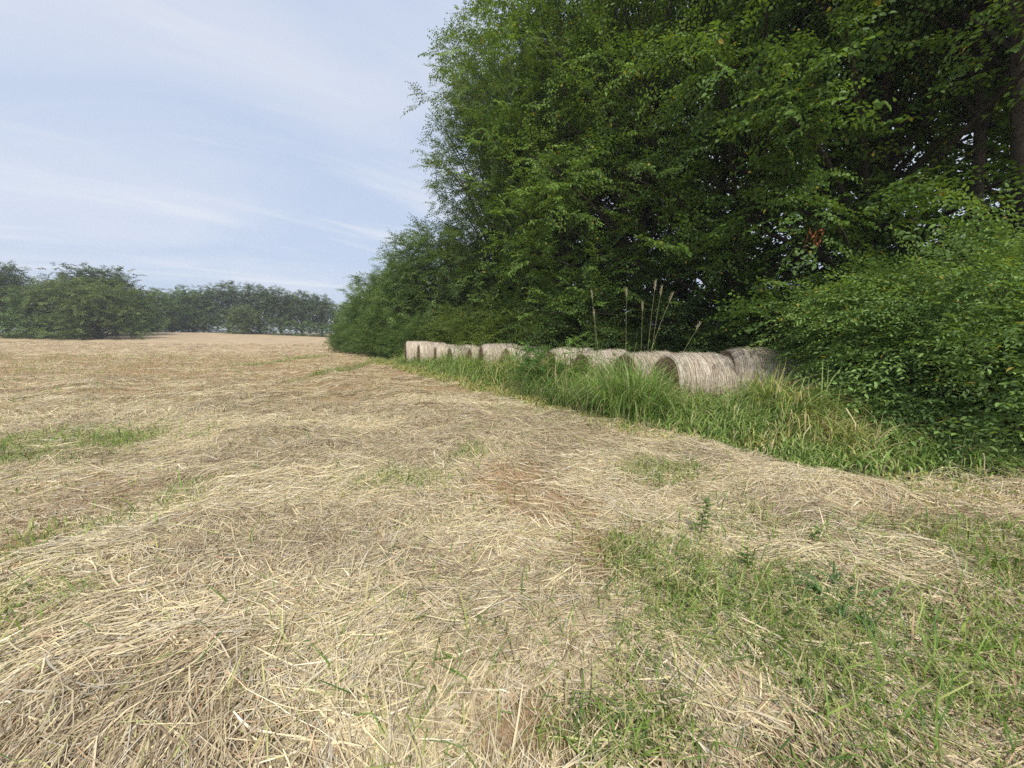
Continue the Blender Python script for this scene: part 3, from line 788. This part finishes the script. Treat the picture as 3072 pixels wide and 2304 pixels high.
# ------------------------------------------------------------------ shrubs
def make_shrub(seed, R, h, temps, colA, colB, nl, sscale=.8, ry=1.0, bark=(.12, .09, .06), per=14, lr=.42, nstem=24, flat=.55, nshoot=0):
    r_ = np.random.default_rng(seed); cr = Acc(); st = Acc()
    P = []; F = []; cs = []
    for q in range(nl):
        th = q * 2.399 + r_.normal(0, .3); ph = math.asin((q + .5) / nl * .98); w = r_.uniform(.6, 1.0) ** .5
        lump = .62 + .62 * vnoise(math.cos(th) * 2.6 + 5, math.sin(th) * 2.6 + ph * 3.0, seed) + (.22 if r_.random() < .14 else 0)
        c = np.array([R * w * lump * math.cos(th) * math.cos(ph) ** .6, R * ry * w * lump * math.sin(th) * math.cos(ph) ** .6, h * w * lump * math.sin(ph) * .9 + .2])
        cs.append(c)
        p, f = lump_sprays(r_, c, lr * r_.uniform(.6, 1.4), per, .5, flat)
        f = unit(f + .55 * np.array([math.cos(th) * math.cos(ph), math.sin(th) * math.cos(ph), .42]))
        P.append(p - f * .25 * sscale); F.append(f)
    for q in range(nshoot):
        th = r_.uniform(0, 6.28); ph = math.asin(r_.uniform(.08, .98))
        d0 = unit(np.array([math.cos(th) * math.cos(ph), math.sin(th) * math.cos(ph), math.sin(ph) * .8 + .25]) + r_.normal(0, .2, 3))
        c = np.array([R * .78 * math.cos(th) * math.cos(ph) ** .6, R * ry * .78 * math.sin(th) * math.cos(ph) ** .6, h * .78 * math.sin(ph) + .2])
        Ls = r_.uniform(.6, 1.25); t = np.linspace(0, 1, 7)[:, None]
        pl = c + d0 * Ls * t - np.array([0, 0, .45]) * Ls * t ** 2.2
        V, Q = tube(pl, .008 * (1 - .7 * t[:, 0]), 4); st.add(V, Q, np.array(bark))
        k = 4; pp = pl[[2, 3, 4, 5]]; ff = unit(np.gradient(pl, axis=0))[[2, 3, 4, 5]] + r_.normal(0, .18, (4, 3))
        P.append(pp); F.append(unit(ff))
    P = np.concatenate(P); F = np.concatenate(F); P[:, 2] = np.maximum(P[:, 2], .06)
    place_sprays(cr, P, F, sscale * r_.uniform(.6, 1.15, len(P)), temps, np.array(colA), np.array(colB), r_, clump=per)
    for k in range(nstem):
        e = cs[r_.integers(0, nl)]; t = np.linspace(0, 1, 7)[:, None]
        b0 = np.array([r_.normal(0, R * .15), r_.normal(0, R * .15), -.1])
        m = np.array([e[0] * .35, e[1] * .35, e[2] * .95])
        pl = b0 * (1 - t) ** 2 + 2 * m * t * (1 - t) + e * t ** 2
        V, Q = tube(pl, .018 * (1 - .75 * t[:, 0]), 5); st.add(V, Q, np.array(bark))
    return st.mesh('stems', M_bark, True), cr.mesh('foliage', M_leaf)

def put_shrub(name, proto, x, y, label, group, rz=0, s=1.0):
    t = empty(name, (x, y, float(H(x, y))), label, 'shrub', group, rz, s)
    link('stems', proto[0], t); link('foliage', proto[1], t); return t

SG = 'shrubs around the bales and the wood edge'
S_fine = make_shrub(31, 1.5, 2.35, TF, (.09, .17, .05), (.28, .42, .125), 80, 1.0, per=9, lr=.40, flat=.3, nshoot=90)
S_fine2 = make_shrub(32, 1.9, 2.6, TF, (.085, .16, .05), (.265, .40, .12), 105, 1.05, per=9, lr=.42, flat=.3, nshoot=130)
S_broad = make_shrub(33, 1.9, 3.3, TB, (.06, .12, .03), (.17, .27, .055), 70, .8, per=9, lr=.55, nshoot=40)
S_dark = make_shrub(34, 1.8, 2.7, TM, (.045, .085, .03), (.11, .175, .055), 80, .75, per=10, lr=.5, nshoot=60)
S_vine = make_shrub(35, 2.1, 2.6, TM, (.065, .125, .035), (.14, .22, .06), 150, .5, per=14, lr=.4)
S_olive = make_shrub(36, 1.6, 2.0, TM, (.07, .12, .026), (.155, .215, .045), 85, .65, per=11, lr=.45)
put_shrub('leafy_shrub', S_fine, 7.6, 7.15, 'light green small leaved shrub spilling over the right end of the bales', SG)
put_shrub('leafy_shrub', S_fine2, 7.9, 5.7, 'biggest small leaved shrub at the right edge, arching over dead grass', SG, 1.0)
put_shrub('broad_leaf_shrub', S_broad, 8.5, 8.3, 'tall broad leaved shrub rising above the small leaved shrubs below the leaning trunk', SG, .5)
put_shrub('broad_leaf_shrub', S_broad, 8.0, 11.2, 'yellow green broad leaved shrub behind the right end of the bales', SG, 2.5, .9)
put_shrub('dark_shrub', S_dark, 5.7, 12.3, 'dark feathery shrub behind the nearest bale', SG, .3)
put_shrub('dark_shrub', S_dark, 4.3, 13.2, 'dark shrub behind the tall weed stalks', SG, 1.9, .95)
put_shrub('dark_shrub', S_dark, 2.3, 14.6, 'dark shrub behind the vine covered bale', SG, 3.3, 1.05)
put_shrub('leafy_shrub', S_olive, .9, 16.4, 'olive shrub behind the bale that juts toward the field', SG, .7, 1.2)
put_shrub('leafy_shrub', S_olive, -.9, 18.6, 'olive shrub behind the middle of the left half of the bale row', SG, 2.6, 1.2)
put_shrub('leafy_shrub', S_olive, -2.7, 21.2, 'yellowish shrub behind the far left bales', SG, 4.0, 1.25)
put_shrub('leafy_shrub', S_vine, -4.9, 23.6, 'dense shrub just beyond the far left end of the bales', SG, .2, 1.0)
put_shrub('vine_covered_shrub', S_vine, -6.9, 26.9, 'vine covered mound just left of the last bale', SG, 1.3, 1.1)
put_shrub('vine_covered_shrub', S_vine, -9.2, 29.6, 'rounded vine covered mound among the sloping canopy trees', SG, 2.3, 1.25)
put_shrub('vine_covered_shrub', S_vine, -11.8, 33.0, 'vine draped shrub midway to the far corner of the wood', SG, 3.3, 1.1)
put_shrub('vine_covered_shrub', S_vine, -14.9, 37.2, 'vine draped shrub second from the far corner of the wood', SG, 4.2, 1.1)
put_shrub('vine_covered_shrub', S_vine, -16.9, 40.6, 'round shrub at the far corner where the wood meets the open field', SG, 5.3, 1.0)

# ------------------------------------------------------------------ far tree line
FG = 'trees of the far tree line'
TFAR = templates('broad', 5, 9, Ls=1.5, leaf=.25, asp=.75, nside=6, step=.15, droop=.15)
FA, FB = (.075, .125, .042), (.165, .25, .075)
P_f1 = tree_proto('f1', M_farleaf, 51, 13.5, 5.4, TFAR, FA, FB, nlimb=52, per=11, lr=1.5, lstep=2.0, hb=.04, trunk_r=.3, full=1.0, rise=.5)
P_f2 = tree_proto('f2', M_farleaf, 52, 14.0, 4.8, TFAR, (.06, .09, .042), (.125, .18, .07), nlimb=46, per=11, lr=1.35, lstep=1.8, hb=.16, trunk_r=.32, full=.75, rise=.55)
P_f3 = tree_proto('f3', M_farleaf, 53, 12.0, 6.2, TFAR, (.085, .125, .045), (.185, .25, .08), nlimb=54, per=11, lr=1.6, lstep=2.0, hb=.03, trunk_r=.3, full=1.0, rise=.45)
def fpt(px, d): return ((px - 512) / 384 * d, d)
fars = [  # px at which it stands in the photo, distance, proto, scale, label
    (-14, 74, P_f2, 0.94, 'tall gappy tree at the far left edge of the photo'),
    (12, 78, P_f2, .98, 'tall gappy tree second from the left edge of the far line'),
    (44, 72, P_f1, 0.67, 'low rounded tree right of the gappy far left trees'),
    (72, 73, P_f3, 0.86, 'wide pale crowned tree in the left far cluster'),
    (94, 80, P_f2, .96, 'dark narrow tree poking above the left far cluster'),
    (103, 70, P_f3, 0.86, 'lightest and broadest crown of the left far cluster'),
    (120, 84, P_f2, .98, 'dark leaning top at the right end of the left far cluster'),
    (138, 84, P_f1, 0.72, 'rounded tree where the left far cluster drops to the lower line'),
    (157, 104, P_f1, 0.82, 'first low tree right of the left far cluster'),
    (176, 112, P_f3, 0.92, 'grey green tree in the low part of the far line'),
    (196, 115, P_f1, 0.94, 'bushy tree left of the see through far tree'),
    (207, 122, P_f2, 0.88, 'bushy tree behind the see through far tree'),
    (232, 120, P_f2, 1.06, 'dark see through tree with sky showing under its crown'),
    (246, 112, P_f3, 0.66, 'low olive tree in front of the see through far trees'),
    (262, 121, P_f2, 1.04, 'open crowned tree right of the dark see through one'),
    (283, 121, P_f2, 0.99, 'open crowned tree third from the right end of the far line'),
    (304, 122, P_f2, 0.94, 'open crowned tree second from the right end of the far line'),
    (324, 122, P_f2, 0.90, 'open crowned tree at the right end of the far line'),
    (345, 122, P_f1, 0.76, 'far tree half hidden by the corner of the near wood'),
]
rr_ = np.random.default_rng(3)
for px, d, pr, s, lb in fars:
    x_, y_ = fpt(px, d); put_tree('far_tree', pr, x_, y_, s, rr_.uniform(0, 6.28), lb, FG)
# undergrowth along the foot of the far line reads as one hedge mass
acc = Acc(); pos = []
for (x0, y0, x1, y1, n_) in [(-112, 68, -78, 66, 620), (-78, 66, -92, 84, 120), (-92, 84, -104, 108, 160), (-108, 112, -45, 118, 1700)]:
    t = rr_.random(n_); hh = rr_.random(n_) ** 1.3 * (3.2 + 2.0 * vnoise(t * 30, t * 0, 8))
    xx = x0 + (x1 - x0) * t + rr_.normal(0, 1.0, n_); yy = y0 + (y1 - y0) * t + rr_.normal(0, .8, n_) + 1.5
    pos.append(np.stack([xx, yy, H(xx, yy) + hh], -1))
pos = np.concatenate(pos); a = rr_.uniform(0, 6.28, len(pos))
place_sprays(acc, pos, np.stack([np.cos(a), np.sin(a), rr_.normal(.1, .3, len(pos))], -1), rr_.uniform(.7, 1.2, len(pos)), TFAR, np.array(FA), np.array(FB), rr_)
o = link('far_undergrowth', acc.mesh('far_undergrowth', M_farleaf)); tag(o, 'dense undergrowth along the foot of the far tree line', 'undergrowth', kind='stuff')

# ------------------------------------------------------------------ tall seed stalks, vines, weeds
ST = 'tall seed stalks in front of the bales'
def stalk(x, y, h, lean, az, label, head=True):
    t = empty('seed_stalk', (x, y, float(H(x, y))), label, 'grass stalk', ST)
    q = np.linspace(0, 1, 9)
    r = lean * h * q ** 1.8
    path = np.stack([math.sin(az) * r, math.cos(az) * r, h * q], -1)
    V, Q = tube(path, .0048 * (1 - .6 * q), 5); link('stem', mesh('stem', V, Q, M_grass, np.tile((.42, .42, .22), (len(V), 1)), True), t)
    acc = Acc(); n_ = 16
    for k in range(n_):
        s = .93 + .07 * k / n_; p = np.array([np.interp(s, q, path[:, c]) for c in range(3)])
        a = k * 2.4; e = p + np.array([math.cos(a) * .03, math.sin(a) * .03, .05 + .04 * rng.random()])
        V, Q = tube(np.stack([p, (p + e) / 2 + np.array([0, 0, .01]), e]), [.003, .0042, .0015], 4); acc.add(V, Q, np.array((.42, .38, .24)))
    link('seed_head', acc.mesh('seed_head', M_straw), t)
    for k in range(3):
        acc = Acc()
        s = .2 + .16 * k; p = np.array([np.interp(s, q, path[:, c]) for c in range(3)]); a = az + k * 2.6
        tt = np.linspace(0, 1, 6); rr2 = .38 * tt
        P = p + np.stack([np.sin(a) * rr2, np.cos(a) * rr2, .30 * tt - .42 * tt ** 2], -1)
        V, Q = ribbons(P[None], (.009 * (1 - .9 * tt))[None], np.broadcast_to(np.array([math.cos(a), -math.sin(a), 0]), (1, 6, 3))); acc.add(V, Q, np.array((.14, .26, .06)))
        link('leaf', acc.mesh('leaf', M_grass), t)
def at(px, d): return (px - 512) / 384 * d, d
for px, d, top, lean, az, lb in [
    (597.5, 9.6, 314, -.06, 1.57, 'thin straight stalk farthest left of the tall stalks'),
    (600, 9.3, 296, -.10, 1.57, 'stalk leaning left, second of the tall stalks'),
    (626, 8.6, 294, -.02, 1.57, 'tall straight pale stalk rising over the middle bale'),
    (641, 8.4, 308, -.01, 1.2, 'short straight stalk just left of the crowded stalks'),
    (646, 8.3, 287, .05, 1.57, 'tallest stalk of the crowded stalks'),
    (649, 8.1, 293, .08, 1.57, 'pale stalk in the middle of the crowded stalks'),
    (643, 8.0, 300, .24, 1.57, 'stalk leaning right out of the crowded stalks'),
    (668, 7.9, 328, .36, 1.57, 'stalk slanting far right over the nearest bale')]:
    x_, y_ = at(px, d); stalk(x_, y_, 1.6 + (335 - top) * d / 384, lean, az, lb)

def vine(x, y, r, h, n, label, colA, colB, seed, size=.7):
    r_ = np.random.default_rng(seed)
    t = empty('climbing_vine', (x, y, float(H(x, y))), label, 'vine', 'vines on the bales')
    pos = np.stack([r_.normal(0, r, n), r_.normal(0, r * .7, n), h * (.35 + .65 * r_.random(n))], -1)
    a = r_.uniform(0, 6.28, n); f = np.stack([np.cos(a), np.sin(a), r_.normal(.05, .4, n)], -1)
    acc = Acc(); place_sprays(acc, pos, f, size * r_.uniform(.5, .9, n), TB, np.array(colA), np.array(colB), r_)
    link('foliage', acc.mesh('foliage', M_leaf), t)
    acc = Acc()
    for k in range(6):
        e = pos[k]; q = np.linspace(0, 1, 6)[:, None]; V, Q = tube(e * q * np.array([1, 1, 1]) + np.array([0, 0, 0.0]) + np.sin(q * 6 + k) * .03, .006, 4); acc.add(V, Q, np.array((.16, .14, .07)))
    link('stems', acc.mesh('stems', M_bark), t)
vine(.72, 9.9, .34, 1.2, 110, 'larger dark leafy vine climbing the front of the bales', (.06, .14, .035), (.15, .28, .07), 5, .55)
vine(1.62, 9.6, .16, 1.5, 40, 'small bright vine over the top of the bales beside a tall stalk', (.10, .20, .04), (.20, .34, .07), 6, .42)
vine(2.55, 9.2, .16, 1.25, 14, 'leafy sprig on the bale behind the tallest grass clump', (.06, .13, .03), (.12, .22, .05), 7, .4)

def weed(x, y, h, n, label, seed, lean=.08):
    r_ = np.random.default_rng(seed)
    t = empty('weed_plant', (x, y, float(H(x, y))), label, 'weed', 'leafy weeds in the cut hay')
    q = np.linspace(0, 1, 7); path = np.stack([lean * h * q ** 2, .02 * np.sin(q * 5), h * q], -1)
    V, Q = tube(path, .004 * (1 - .6 * q), 5); link('stem', mesh('stem', V, Q, M_grass, np.tile((.20, .16, .09), (len(V), 1)), True), t)
    P = []; D = []; Nn = []
    for k in range(n):
        s = .25 + .75 * k / n; a = k * 2.4; p = np.array([np.interp(s, q, path[:, c]) for c in range(3)])
        P.append(p); D.append((math.cos(a), math.sin(a), .15 + r_.normal(0, .25))); Nn.append(unit(np.array([0, 0, 1.0]) + r_.normal(0, .3, 3)))
    L_ = r_.uniform(.035, .075, n) * (1.2 - .5 * np.arange(n) / n)
    V = leaf_quads(np.array(P), np.array(D), np.array(Nn), L_, L_ * .45).reshape(-1, 3)
    c = np.repeat(np.array((.09, .17, .05)) * r_.uniform(.8, 1.3, (n, 1)), 4, 0)
    link('leaves', mesh('leaves', V, np.arange(len(V)).reshape(-1, 4), M_leaf, c), t)
weed(1.50, 2.86, .36, 34, 'upright leafy weed standing in the cut hay right of centre', 1)
weed(1.62, 2.45, .20, 18, 'short leafy weed just in front of the upright weed', 2, -.2)
weed(2.25, 2.7, .18, 16, 'low leafy weed right of the upright weed', 3, .2)

# white flower in the verge
t = empty('white_flower', (3.2, 7.65, float(H(3.2, 7.65))), 'single small white flower in the grass below the nearest bale', 'flower')
q = np.linspace(0, 1, 5); V, Q = tube(np.stack([0 * q, 0 * q, .60 * q], -1), .004, 5); link('stem', mesh('stem', V, Q, M_grass, np.tile((.12, .22, .06), (len(V), 1))), t)
k = np.arange(7) * 2 * np.pi / 7
Pp = np.tile(np.array([0, 0, .60]), (7, 1)); V = leaf_quads(Pp, np.stack([np.cos(k), np.sin(k), 0 * k + .5], -1), np.tile((0, 0, 1.0), (7, 1)), np.full(7, .04), np.full(7, .032)).reshape(-1, 3)
link('petals', mesh('petals', V, np.arange(28).reshape(-1, 4), M_straw, np.tile((.85, .85, .80), (28, 1))), t)

# ------------------------------------------------------------------ haze (far things fade to blue)
hm = bpy.data.materials.new('haze_air'); hm.use_nodes = True
t = hm.node_tree; t.nodes.clear()
oo = N(t, 'ShaderNodeOutputMaterial'); pv = N(t, 'ShaderNodeVolumePrincipled')
pv.inputs['Color'].default_value = (.90, .94, 1.0, 1); pv.inputs['Density'].default_value = .0008; pv.inputs['Anisotropy'].default_value = .1
t.links.new(pv.outputs[0], oo.inputs['Volume'])
x0, x1, y0, y1, z0, z1 = -440, 440, -440, 440, -3.0, 27.0
V = [(x, y, z) for z in (z0, z1) for (x, y) in ((x0, y0), (x1, y0), (x1, y1), (x0, y1))]
Q = [(3, 2, 1, 0), (4, 5, 6, 7), (0, 1, 5, 4), (1, 2, 6, 5), (2, 3, 7, 6), (3, 0, 4, 7)]
hz = link('haze', mesh('haze', V, Q, hm)); tag(hz, 'thin pale summer haze filling the air over the field', 'haze', kind='stuff')
